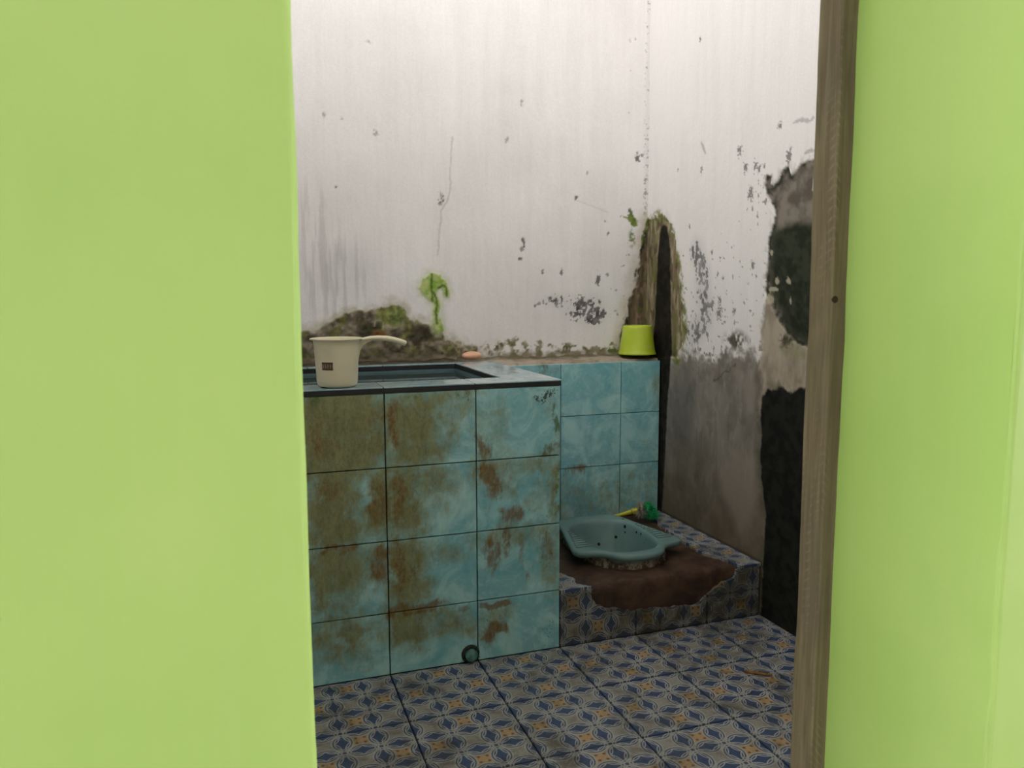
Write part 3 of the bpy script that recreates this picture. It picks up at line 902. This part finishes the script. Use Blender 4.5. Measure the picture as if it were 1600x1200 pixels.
RU = [(484, 640, 520, 728, .55), (560, 620, 602, 700, .5), (606, 622, 628, 705, .85), (748, 676, 766, 716, .8), (840, 700, 874, 712, .6), (484, 740, 530, 790, .62), (570, 745, 604, 820, .62),
      (607, 740, 634, 828, .72), (749, 722, 782, 772, .92), (772, 786, 820, 822, .85), (750, 780, 770, 800, .5), (488, 850, 565, 860, .9), (584, 850, 606, 912, .8), (610, 836, 632, 950, .66), (630, 878, 655, 902, .7),
      (748, 836, 776, 905, .78), (780, 824, 800, 862, .85), (812, 830, 826, 915, .62), (845, 828, 874, 880, .5), (611, 948, 640, 974, .85), (640, 944, 690, 964, .9), (750, 934, 800, 948, .95), (754, 968, 802, 996, .92), (690, 940, 742, 950, .6)]
MO = [(861, 622, 876, 690, .95), (478, 618, 500, 645, .8), (615, 610, 660, 622, .6), (868, 690, 876, 820, .7), (700, 612, 742, 626, .5), (840, 698, 874, 708, .55)]
DK = [(838, 600, 874, 617, .62), (846, 960, 874, 1012, .36), (715, 1012, 752, 1050, .75), (700, 1040, 747, 1052, .55), (748, 1018, 874, 1036, .42), (690, 612, 740, 630, .30), (520, 620, 600, 632, .30), (676, 840, 712, 862, .28)]


def basin_stain(u, v):
    u, v = u+(fbm(u, v, 22, 4, 1)-.5)*.075, v+(fbm(u, v, 17, 4, 6)-.5)*.085
    ru = blob(u, v, RU, 0); ol = blob(u, v, OL, 0, 1/430.); mo = blob(u, v, MO, 0); dk = blob(u, v, DK, 0)
    left = sst(-.72, -.8, u); ol = np.maximum(ol, left*.7)
    return np.stack([ru, ol, mo, dk], 1)


rows = [(0, HB)]+[(HB+.2*k, HB+.2*(k+1)) for k in range(3)]
for i in range(5):
    x0, x1 = max(-1.246, -1.25+.25*i), -1.+.25*i
    for z0, z1 in rows:
        vtile('front_tile', x0+.0017, x1-.0017, z0+.0015, z1-.0015, random.uniform(-.0008, .0004), .0085, M_STAIN, basin, 24, 20, basin_stain)
# tiles on the side towards the toilet
side = bpy.data.meshes.new('side_tile')
bm = bmesh.new(); bm_box(bm, -.0085, 0, .0013, .2487, .0012, .1988, .001); bm.to_mesh(side); bm.free(); side.materials.append(M_BLUE)
for y0, k in ((.0085, 0), (.2585, 1)):
    for z0 in (.175, .375, .575):
        o = link('side_tile', side, None, basin); o.location = (0, y0, z0)
s2 = bpy.data.meshes.new('side_tile_cut')
bm = bmesh.new(); bm_box(bm, -.0085, 0, .0013, .142, .0012, .1988, .001); bm.to_mesh(s2); bm.free(); s2.materials.append(M_BLUE)
for z0 in (.175, .375, .575):
    o = link('side_tile', s2, None, basin); o.location = (0, .5085, z0)

# dark mortar edge and rim tiles
Z1 = ZB+.0125
bm = bmesh.new()
bm_box(bm, XL+.003, .001, -.0015, .111, ZB, Z1)
bm_box(bm, -.141, .001, .111, .651, ZB, Z1)
bm_box(bm, XL+.003, -.141, .615, .651, ZB, Z1)
bm_obj('rim_edge', bm, M_BED, basin)
for x0, x1, y0, y1 in ((-1.245, -1.003, -.003, .112), (-1.0, -.754, -.003, .112), (-.752, -.5035, -.003, .112), (-.5005, -.2545, -.003, .112), (-.2515, .002, -.003, .112),
                       (-.142, .002, .1142, .362), (-.142, .002, .364, .651), (-1.2, -.897, .614, .651), (-.894, -.645, .614, .651), (-.642, -.397, .614, .651), (-.394, -.1445, .614, .651)):
    box('rim_tile', x0, x1, y0, y1, Z1+.0003, Z1+.0043, M_RIM, basin, .0008)
ZR = Z1+.0043
# capped drain pipe
dr = un(734, 1028, 1, 0)
drp = Vector((dr[0]+.002, 0, .024))
Mx = Matrix.Rotation(math.radians(90), 4, 'X')
M_DRAIN = plain('green_plastic_pipe', (.09, .23, .20), .45, .3, 60)
dco = lathe('drain_collar', [(.0255, -.004), (.0265, .002), (.0245, .006), (.020, .007), (.018, .005)], plain('mouldy_sealant', (.02, .026, .018), .8, .4, 90, .3), basin, 28, org=drp, M=Mx)
dp = lathe('drain_cap', [(.0175, -.002), (.0175, .016), (.016, .019), (.0105, .0195), (.010, .025), (.0085, .026), (.004, .026)], M_DRAIN, dco, 28, org=drp, M=Mx)

# water
g = G('still_dark_water'); p = g.pos()
g.bump(g.noise(p, 9, 2), .008, .004)
M_WATER = g.out((.045, .075, .075), .05, IOR=1.33)
wt = mesh_obj('basin_water', [(XL, .1147, .766), (-.1462, .1147, .766), (-.1462, .6113, .766), (XL, .6113, .766), (XL, .1147, .13), (-.1462, .1147, .13), (-.1462, .6113, .13), (XL, .6113, .13)],
              [(0, 1, 2, 3), (7, 6, 5, 4), (0, 4, 5, 1), (1, 5, 6, 2), (2, 6, 7, 3), (3, 7, 4, 0)], M_WATER)
tag(wt, 'dark still water filling the tiled basin', 'water', kind='stuff')

# ------------------------------------------------------------------ raised step under the toilet
step = empty('toilet_step', (.35, .32, 0))
tag(step, 'raised step with broken printed tiles and bare brown cement under the squat toilet', 'step')
prof = [(.009, -.004), (.009, .03), (.0095, .06), (.010, .09), (.010, .115), (.010, .138), (.0115, .150), (.015, .158), (.021, .1625), (.03, .1635)]+[(y, .1635) for y in np.linspace(.045, .652, 50)]
xs = np.linspace(.0015, .698, 100)
A = np.array(prof); X2, I2 = np.meshgrid(xs, np.arange(len(prof)))
x_, y_, z_ = X2.ravel(), A[I2.ravel(), 0], A[I2.ravel(), 1]
s_ = y_+z_
d_ = (fbm(x_, s_, 22, 5, 4)-.5)
bulge = sst(.10, .16, x_)*sst(.60, .52, x_)*sst(.06, .10, z_)*sst(.2, .05, y_)
ny = np.where(z_ < .145, -1, np.where(z_ < .162, -.6, 0)); nz_ = np.where(z_ < .145, 0, np.where(z_ < .162, .7, 1))
amp = .0065*bulge+.0015
hump = np.exp(-(((x_-.316)/.19)**4+((y_-.25)/.22)**4))*.010*(z_ > .15)
y_ = y_+ny*(d_*amp+.004*bulge); z_ = z_+nz_*(d_*amp+.003*bulge)+hump
_a = np.arctan2(y_-.285, x_-.316)
_r = np.minimum(1/np.sqrt((np.cos(_a)/.133)**2+(np.sin(_a)/.29)**2), np.where(np.sin(_a) > 0, .222, .190))
z_ = np.where((np.hypot(x_-.316, y_-.285) < _r) & (z_ > .14), -.003, z_)
n = len(xs); Ff = []
for i in range(len(prof)-1):
    for j in range(n-1):
        a = i*n+j; Ff.append((a, a+1, a+n+1, a+n))
mesh_obj('cement_core', np.stack([x_, y_, z_], 1), Ff, M_CEM, step, True)


def clip(poly, ax, v, keep_gt):
    out = []
    for i in range(len(poly)):
        a, b = poly[i], poly[(i+1) % len(poly)]
        ia = (a[ax] > v) == keep_gt; ib = (b[ax] > v) == keep_gt
        if ia: out.append(a)
        if ia != ib:
            t = (v-a[ax])/(b[ax]-a[ax]); out.append((a[0]+(b[0]-a[0])*t, a[1]+(b[1]-a[1])*t))
    return out


def jag(poly, keep, step_=.012, amp=.0045):
    """roughen the broken edges; edges on the bounding lines stay straight"""
    out = []
    for i in range(len(poly)):
        a, b = poly[i], poly[(i+1) % len(poly)]
        out.append(a)
        if keep(a, b): continue
        L = math.hypot(b[0]-a[0], b[1]-a[1]); k = int(L/step_)
        for q in range(1, k):
            t = q/k; nx, ny = -(b[1]-a[1])/L, (b[0]-a[0])/L; r = random.uniform(-amp, amp)
            out.append((a[0]+(b[0]-a[0])*t+nx*r, a[1]+(b[1]-a[1])*t+ny*r))
    return out


def shard(name, poly, to3, nrm, t, parent, uvf):
    bm = bmesh.new()
    f = [bm.verts.new(to3(*p)) for p in poly]; b = [bm.verts.new(Vector(to3(*p))-Vector(nrm)*t) for p in poly]
    for tri in tessellate_polygon([[Vector((p[0], p[1], 0)) for p in poly]]):
        bm.faces.new([f[k] for k in tri]); bm.faces.new([b[k] for k in tri[::-1]])
    for i in range(len(f)):
        j = (i+1) % len(f); bm.faces.new((f[i], b[i], b[j], f[j]))
    bmesh.ops.recalc_face_normals(bm, faces=bm.faces)
    me = bpy.data.meshes.new(name); bm.to_mesh(me); bm.free(); me.materials.append(M_PATD if nrm[1] else M_PAT)
    uv_of(me, uvf)
    return link(name, me, None, parent)


HS = .172
front = [(0.0015, .0015), (.692, .0015), (.692, HS-.0095), (.612, HS-.0095), (.604, .160), (.598, .136), (.552, .128), (.515, .102), (.487, .085), (.458, .064), (.40, .068),
         (.33, .074), (.268, .080), (.235, .074), (.19, .092), (.146, .098), (.118, .112), (.10, .150), (.104, HS-.0095), (.0015, HS-.0095)]
for a, b in ((.0, .25), (.25, .5), (.5, .7)):
    pl = front
    if a > 0: pl = clip(pl, 0, a+.0012, True)
    if b < .7: pl = clip(pl, 0, b-.0012, False)
    pl = jag(pl, lambda p, q: abs(p[0]-q[0]) < 1e-6 or (abs(p[1]-q[1]) < 1e-6))
    shard('front_tile', pl, lambda x, z: (x, 0., z), (0, -1, 0), .009, step, lambda c: (c.x/.25, (c.z-.005)/.25))
topR = [(.620, .0), (.6985, .0), (.6985, .652), (.640, .652), (.606, .486), (.580, .278), (.577, .142), (.607, .096), (.614, .029)]
for a, b in ((0., .152), (.152, .402), (.402, .66)):
    pl = clip(topR, 1, a, True) if a > 0 else topR
    pl = clip(pl, 1, b-.0022, False) if b < .65 else pl
    pl = jag(pl, lambda p, q: abs(p[0]-q[0]) < 1e-6 or abs(p[1]-q[1]) < 1e-6)
    shard('top_tile', pl, lambda x, y: (x, y, HS), (0, 0, 1), .009, step, lambda c: ((c.x+.05)/.25, c.y/.25))
topL = jag([(0.0015, .0), (.106, .003), (.068, .036), (.078, .088), (.061, .135), (.0015, .165)], lambda p, q: abs(p[0]-q[0]) < 1e-6 or abs(p[1]-q[1]) < .004)
shard('top_tile', topL, lambda x, y: (x, y, HS), (0, 0, 1), .009, step, lambda c: (c.x/.25, c.y/.25))

# ------------------------------------------------------------------ squat toilet
TC = (.316, .285); TZ = .222
toilet = empty('squat_toilet', (TC[0], TC[1], .165))
tag(toilet, 'pale blue ceramic squat toilet pan set in the raised step', 'squat toilet')
oh = [(0, .530), (.06, .529), (.095, .522), (.115, .505), (.126, .47), (.143, .40), (.160, .335), (.178, .262), (.193, .200), (.1975, .176), (.194, .163), (.182, .156), (.150, .151), (.124, .142),
      (.107, .130), (.096, .112), (.084, .093), (.066, .079), (.04, .0705), (0, .068)]
ih = [(0, .462), (.04, .460), (.08, .446), (.104, .42), (.116, .375), (.118, .32), (.116, .26), (.109, .205), (.095, .162), (.072, .134), (.04, .121), (0, .117)]


def radial(half, n=96):
    full = half+[(-x, y) for x, y in half[-2:0:-1]]
    P = [(x, y-TC[1]) for x, y in full]
    out = []
    for k in range(n):
        a = math.pi/2-2*math.pi*k/n
        dx, dy = math.cos(a), math.sin(a); best = 0
        for i in range(len(P)):
            (ax, ay), (bx, by) = P[i], P[(i+1) % len(P)]
            ex, ey = bx-ax, by-ay; det = dx*(-ey)+dy*ex
            if abs(det) < 1e-12: continue
            t = (ax*(-ey)+ay*ex)/det; s = (dx*ay-dy*ax)/det
            if -1e-6 <= s <= 1+1e-6 and t > best: best = t
        out.append(best)
    o2 = np.array(out)
    for _ in range(1): o2 = (np.roll(o2, 1)+2*o2+np.roll(o2, -1))/4
    return o2


NR = 96
RO, RI = radial(oh, NR), radial(ih, NR)
ang = [math.pi/2-2*math.pi*k/NR for k in range(NR)]


def tring(r, z):
    return [(TC[0]+r[k]*math.cos(ang[k]), TC[1]+r[k]*math.sin(ang[k]), z if np.isscalar(z) else z[k]) for k in range(NR)]


rg = [tring(RI*.02, .045), tring(RI*.35, .05), tring(RI*.62, .075), tring(RI*.82, .125), tring(RI*.93, .175), tring(RI*.975, .203), tring(RI*.995, .2145),
      tring(RI*1.0+.004, .2195), tring(RI+.010, .2215), tring(RI*.5+RO*.5, .222), tring(RO-.010, .2225), tring(RO-.004, .2210), tring(RO-.0005, .217), tring(RO, .212), tring(RO-.002, .205), tring(RO-.012, .1995)]
RS = np.minimum(RO-.012, 1/np.sqrt((np.cos(ang)/.142)**2+(np.sin(ang)/.30)**2))
V1, F1 = rings_mesh(rg, True, False)
pan = mesh_obj('pan', V1, F1, M_CER, toilet, True)
jit = (fbm(np.cos(ang)*3, np.sin(ang)*3, 3, 4, 2)-.5)*.01
V1, F1 = rings_mesh([tring(RO-.0115, .2), tring(RS-.001, .196), tring(RS-.003+jit*.3, .186), tring(RS+.001+jit, .174), tring(RS+.004+jit, .160), tring(RS+.002, .15)], False, False)
mesh_obj('skirt', V1, F1, M_SKIRT, toilet, True)
# footrest ridges along both wings
for sgn in (-1, 1):
    bm = bmesh.new()
    for k in range(10):
        y = .205+k*.0205
        xi = .121-.004*abs(k-5)/5 if k > 2 else .112+.003*k
        xo = np.interp(y, [.16, .2, .262, .335, .40, .47], [.19, .188, .172, .152, .138, .125])-.012
        cx, hw = (xi+.006+xo)/2*sgn, (xo-xi-.006)/2
        if hw < .004: continue
        bm_box(bm, TC[0]+cx-hw, TC[0]+cx+hw, y-.0042, y+.0042, .2195, .2262, .0022, 2)
    bm_obj('footrest_ridges', bm, M_CER, pan, True)
lathe('drain_hole', [(.001, 0), (.045, 0), (.048, -.002)], plain('dark_drain', (.01, .012, .012), .2), pan, 24, org=(TC[0], TC[1]-.06, .0765), cap1=False)

# ------------------------------------------------------------------ toilet brush
M_YEL = plain('yellow_plastic', (.52, .50, .03), .35, .1)
M_BRS = plain('dirty_white_bristle', (.42, .38, .31), .9, .2, 120, .6)
M_GRN = plain('green_nylon_mesh', (.02, .46, .15), .6, .35, 130, .8)
brush = empty('toilet_brush', (.575, .535, HS))
tag(brush, 'yellow handled scrubbing brush with white bristles and green nylon pad', 'brush')
bh = tube('handle', [(.462, .600, .184), (.485, .590, .189), (.510, .578, .197), (.535, .562, .2075)], [.0045, .006, .0082, .0092], M_YEL, brush)
tube('collar', [(.532, .564, .2065), (.537, .561, .2085), (.552, .553, .2125), (.557, .551, .213)], [.0110, .0125, .0125, .0095], M_YEL, bh)


def tuft(name, c, r, ax, n, ln, th, mat, parent, disc=1.):
    """spiky ball of filaments"""
    bm = bmesh.new(); rg_ = random.Random(5)
    ax = Vector(ax).normalized()
    bmesh.ops.create_icosphere(bm, subdivisions=2, radius=r*.72)
    for v in bm.verts:
        h = v.co.dot(ax); v.co = v.co-ax*h*(1-disc)+v.co*rg_.uniform(-.08, .12)
    for _ in range(n):
        d = Vector((rg_.gauss(0, 1), rg_.gauss(0, 1), rg_.gauss(0, 1)))
        h = d.dot(ax); d = (d-ax*h*(1-disc)).normalized()*(disc if disc < .2 else 1)
        d = d.normalized()
        side_ = d.orthogonal().normalized(); s3 = d.cross(side_)
        a = rg_.uniform(0, 6.28); o1 = side_*math.cos(a)+s3*math.sin(a)
        off = ax*rg_.uniform(-1, 1)*r*disc*.6
        b0 = d*r*.45*(1 if disc > .9 else .8)+off; tip = d*(r*rg_.uniform(.85, 1.05)+ln)+off+o1*ln*.6
        vs3 = [bm.verts.new(b0+o1*th), bm.verts.new(b0-o1*th), bm.verts.new(b0+d.cross(o1)*th*1.4), bm.verts.new(tip)]
        bm.faces.new((vs3[0], vs3[1], vs3[3])); bm.faces.new((vs3[1], vs3[2], vs3[3])); bm.faces.new((vs3[2], vs3[0], vs3[3]))
    for v in bm.verts: v.co = v.co+Vector(c)
    me = bpy.data.meshes.new(name); bm.to_mesh(me); bm.free()
    return link(name, me, mat, parent)


tuft('bristles', (.563, .549, .214), .034, (1, -.3, .05), 420, .002, .0022, M_BRS, brush, .38)
pad = tuft('scrub_pad', (.586, .542, .214), .032, (1, -.3, .05), 500, .002, .0030, M_GRN, brush, .62)
tuft('scrub_pad', (.596, .533, .200), .025, (1, -.3, .05), 300, .002, .0030, M_GRN, brush, 1.)

# ------------------------------------------------------------------ white dipper on the rim
M_CREAM = plain('cream_plastic', (.74, .67, .47), .42, .05, 12)
dip = empty('water_dipper', (-.613, .052, ZR))
tag(dip, 'cream plastic water dipper with curved handle standing on the basin rim', 'dipper')
DX, DY = -.613, .052
H = .124
profc = [(.0, .002), (.040, .001), (.047, .0025), (.0515, .008), (.0530, .018), (.0555, .07), (.0585, H-.008), (.0605, H-.002), (.0675, H), (.0685, H+.0022), (.066, H+.0036),
         (.0590, H+.002), (.0565, H-.006), (.0535, .07), (.051, .02), (.046, .008), (.0, .0065)]
profc[0] = (.0008, .0015); profc[-1] = (.0008, .0065)
cup = lathe('cup', profc, M_CREAM, dip, 56, org=(DX, DY, ZR))
# handle: broad strip that leaves the lip, arches and droops at its tip, with an arched web below
hp = [(.056, .0, H-.001, .019, .0030), (.070, 0, H-.0005, .018, .0042), (.088, 0, H+.0012, .0160, .0062), (.108, 0, H+.0018, .0150, .0066), (.130, 0, H+.0006, .0150, .0068),
      (.150, 0, H-.0035, .0150, .0070), (.166, 0, H-.0085, .015, .0072), (.1785, 0, H-.0135, .0145, .0072), (.1805, 0, H-.0145, .0125, .006)]
ca, sa = math.cos(-.10), math.sin(-.10)
pts, ra, rb = [], [], []
for x, y, z, a, b in hp:
    pts.append((DX+x*ca, DY+x*sa, ZR+z)); ra.append(a); rb.append(b)
dh = tube('handle', pts, ra, M_CREAM, dip, 18, rb)
# web: curved gusset between handle and cup
bm = bmesh.new(); fr, bk = [], []
out2 = [(.054, H-.060), (.0575, H-.045), (.061, H-.030), (.068, H-.017), (.079, H-.010), (.094, H-.004), (.105, H-.002), (.09, H+.002), (.07, H+.0), (.054, H-.002)]
for x, z in out2:
    for L, off in ((fr, -.0075), (bk, .0075)):
        L.append(bm.verts.new((DX+x*ca-off*sa, DY+x*sa+off*ca, ZR+z)))
bm.faces.new(fr); bm.faces.new(bk[::-1])
for i in range(len(fr)):
    j = (i+1) % len(fr); bm.faces.new((fr[i], bk[i], bk[j], fr[j]))
bm_obj('handle_web', bm, M_CREAM, dh)
# printed sticker
g = G('brown_printed_sticker'); ux, uy, _ = g.sep(g.uv())
tx = g.m('FRACT', ux*4.5); bars = g.ss(.25, .3, tx)*g.ss(.85, .8, tx)*g.ss(.2, .3, uy)*g.ss(.8, .7, uy)*g.ss(.35, .5, g.noise(g.uv(), 9, 3))
M_STK = g.out(g.mix(bars, (.075, .040, .022), (.33, .22, .12)), .5)
sv, sf = [], []
a0 = math.atan2(un(508, 570, 1, 0)[1]-DY, -.0)
for i in range(7):
    t = i/6; a = math.radians(-139+32*t)
    for z in (.0475, .0680):
        r = np.interp(z, [.018, .07], [.0530, .0555])+.0007
        sv.append((DX+r*math.cos(a), DY+r*math.sin(a), ZR+z))
for i in range(6): sf.append((2*i, 2*i+2, 2*i+3, 2*i+1))
st = mesh_obj('sticker', sv, sf, M_STK, cup, True)
uvl = st.data.uv_layers.new(name='UVMap')
for l in st.data.loops: uvl.data[l.index].uv = ((l.vertex_index//2)/6, l.vertex_index % 2)
st['label'] = 'small brown printed sticker'

# ------------------------------------------------------------------ soap
ZL = .794
sp = un(737, 560, 2, .80)
bm = bmesh.new(); bmesh.ops.create_uvsphere(bm, u_segments=36, v_segments=20, radius=1)
for v in bm.verts:
    x, y, z = v.co
    k = (abs(x)**2.4+abs(y)**2.4)
    v.co = Vector((x*.0385, y*.026, math.copysign(abs(z)**.85, z)*.0155*(1-.08*k)))
soap = bm_obj('soap_bar', bm, plain('peach_soap', (.82, .46, .30), .35, .06, 40), None, True)
soap.location = (-.052, .713, ZL+.0135); soap.rotation_euler = (0, 0, .15)
tag(soap, 'peach oval soap bar on the corner of the mortar ledge', 'soap')

# ------------------------------------------------------------------ upturned green dipper pail on the ledge
g = G('lime_green_plastic'); p = g.pos()
M_LIME = g.out(g.mix(g.ss(.35, .7, g.noise(p, 12, 4)), (.46, .58, .030), (.53, .65, .06)), .38)
pail = empty('pail', (.624, .713, ZL))
tag(pail, 'lime green plastic pail standing upside down on the ledge corner', 'pail')
pb = lathe('body', [(.066, .004), (.0695, .001), (.0735, .0), (.0740, .004), (.0715, .009), (.0690, .020), (.0635, .060), (.0575, .103), (.0568, .110), (.0548, .1125), (.0522, .1125), (.0508, .107), (.048, .1045), (.03, .1035), (.001, .1035)],
      M_LIME, pail, 56, cap0=False, org=(.624, .713, ZL))
ms = []
a0 = math.radians(-92)
for i, (da, z, w_, h_) in enumerate(((.16, .030, .05, .0022), (.16, .0345, .05, .0018), (.26, .0325, .09, .0022), (.34, .0300, .07, .002), (.34, .0345, .09, .002))):
    ms.append((da, z, w_, h_))
V1, F1 = [], []
for da, z, w_, h_ in ms:
    for zz_ in (z-h_/2, z+h_/2):
        for t in (0, .5, 1):
            r = np.interp(zz_, [.020, .060], [.0690, .0635])+.0006; a = a0+da+w_*t
            V1.append((.624+r*math.cos(a), .713+r*math.sin(a), ZL+zz_))
    k = len(V1)-6; F1 += [(k, k+1, k+4, k+3), (k+1, k+2, k+5, k+4)]
mk = mesh_obj('printed_mark', V1, F1, plain('white_print', (.62, .66, .5), .5), pb); mk['label'] = 'tiny white printed mark'

# ------------------------------------------------------------------ door post
post = empty('door_frame', (DXR-.01, YF-.02, 0))
tag(post, 'weathered bare timber door post at the edge of the green wall', 'door frame')
PX0, PX1, PY0, PY1 = DXR-.0225, DXR+.012, -1.252, -1.213
zs = np.linspace(-.006, DOOR_H, 90)
prof = [(PX0, PY1), (PX0, PY0+.002), (PX0+.002, PY0), (PX1, PY0), (PX1, PY1)]
V1, F1 = [], []
k = len(prof)
for z in zs:
    jx = (fbm(np.array([z]), np.array([.3]), 6, 4, 7)[0]-.5)*.006; jy = (fbm(np.array([z]), np.array([.9]), 8, 4, 8)[0]-.5)*.004
    for j, (x, y) in enumerate(prof):
        V1.append((x+(jx if j < 3 else 0), y+(jy if j in (0,) else 0), z))
for i in range(len(zs)-1):
    for j in range(k):
        a, b = i*k+j, i*k+(j+1) % k; F1.append((a, b, b+k, a+k))
F1.append(tuple(range(k-1, -1, -1))); F1.append(tuple(range((len(zs)-1)*k, len(zs)*k)))
po = mesh_obj('post', V1, F1, M_WOOD, post)
bmx = bmesh.new(); bmx.from_mesh(po.data); bmesh.ops.recalc_face_normals(bmx, faces=bmx.faces); bmx.to_mesh(po.data); bmx.free()
hz = un(1301, 468, 1, PY0)
lathe('bolt_hole', [(.0044, -.001), (.0044, .0004), (.0040, .0007), (.0005, .0007)], plain('rusty_hole', (.030, .013, .007), .9), po, 18, org=(PX0+.0062, PY0, hz[2]), M=Mx)

# ------------------------------------------------------------------ twig on the floor
tw = tube('twig', [(.415, -.315, .0045), (.430, -.325, .0050), (.447, -.338, .0045), (.462, -.349, .0040), (.474, -.357, .0035)], [.0035, .004, .0035, .003, .0025],
          plain('orange_brown_twig', (.30, .12, .025), .7, .5, 60), None, 8)
tag(tw, 'short orange brown twig lying on the tiled floor', 'twig')
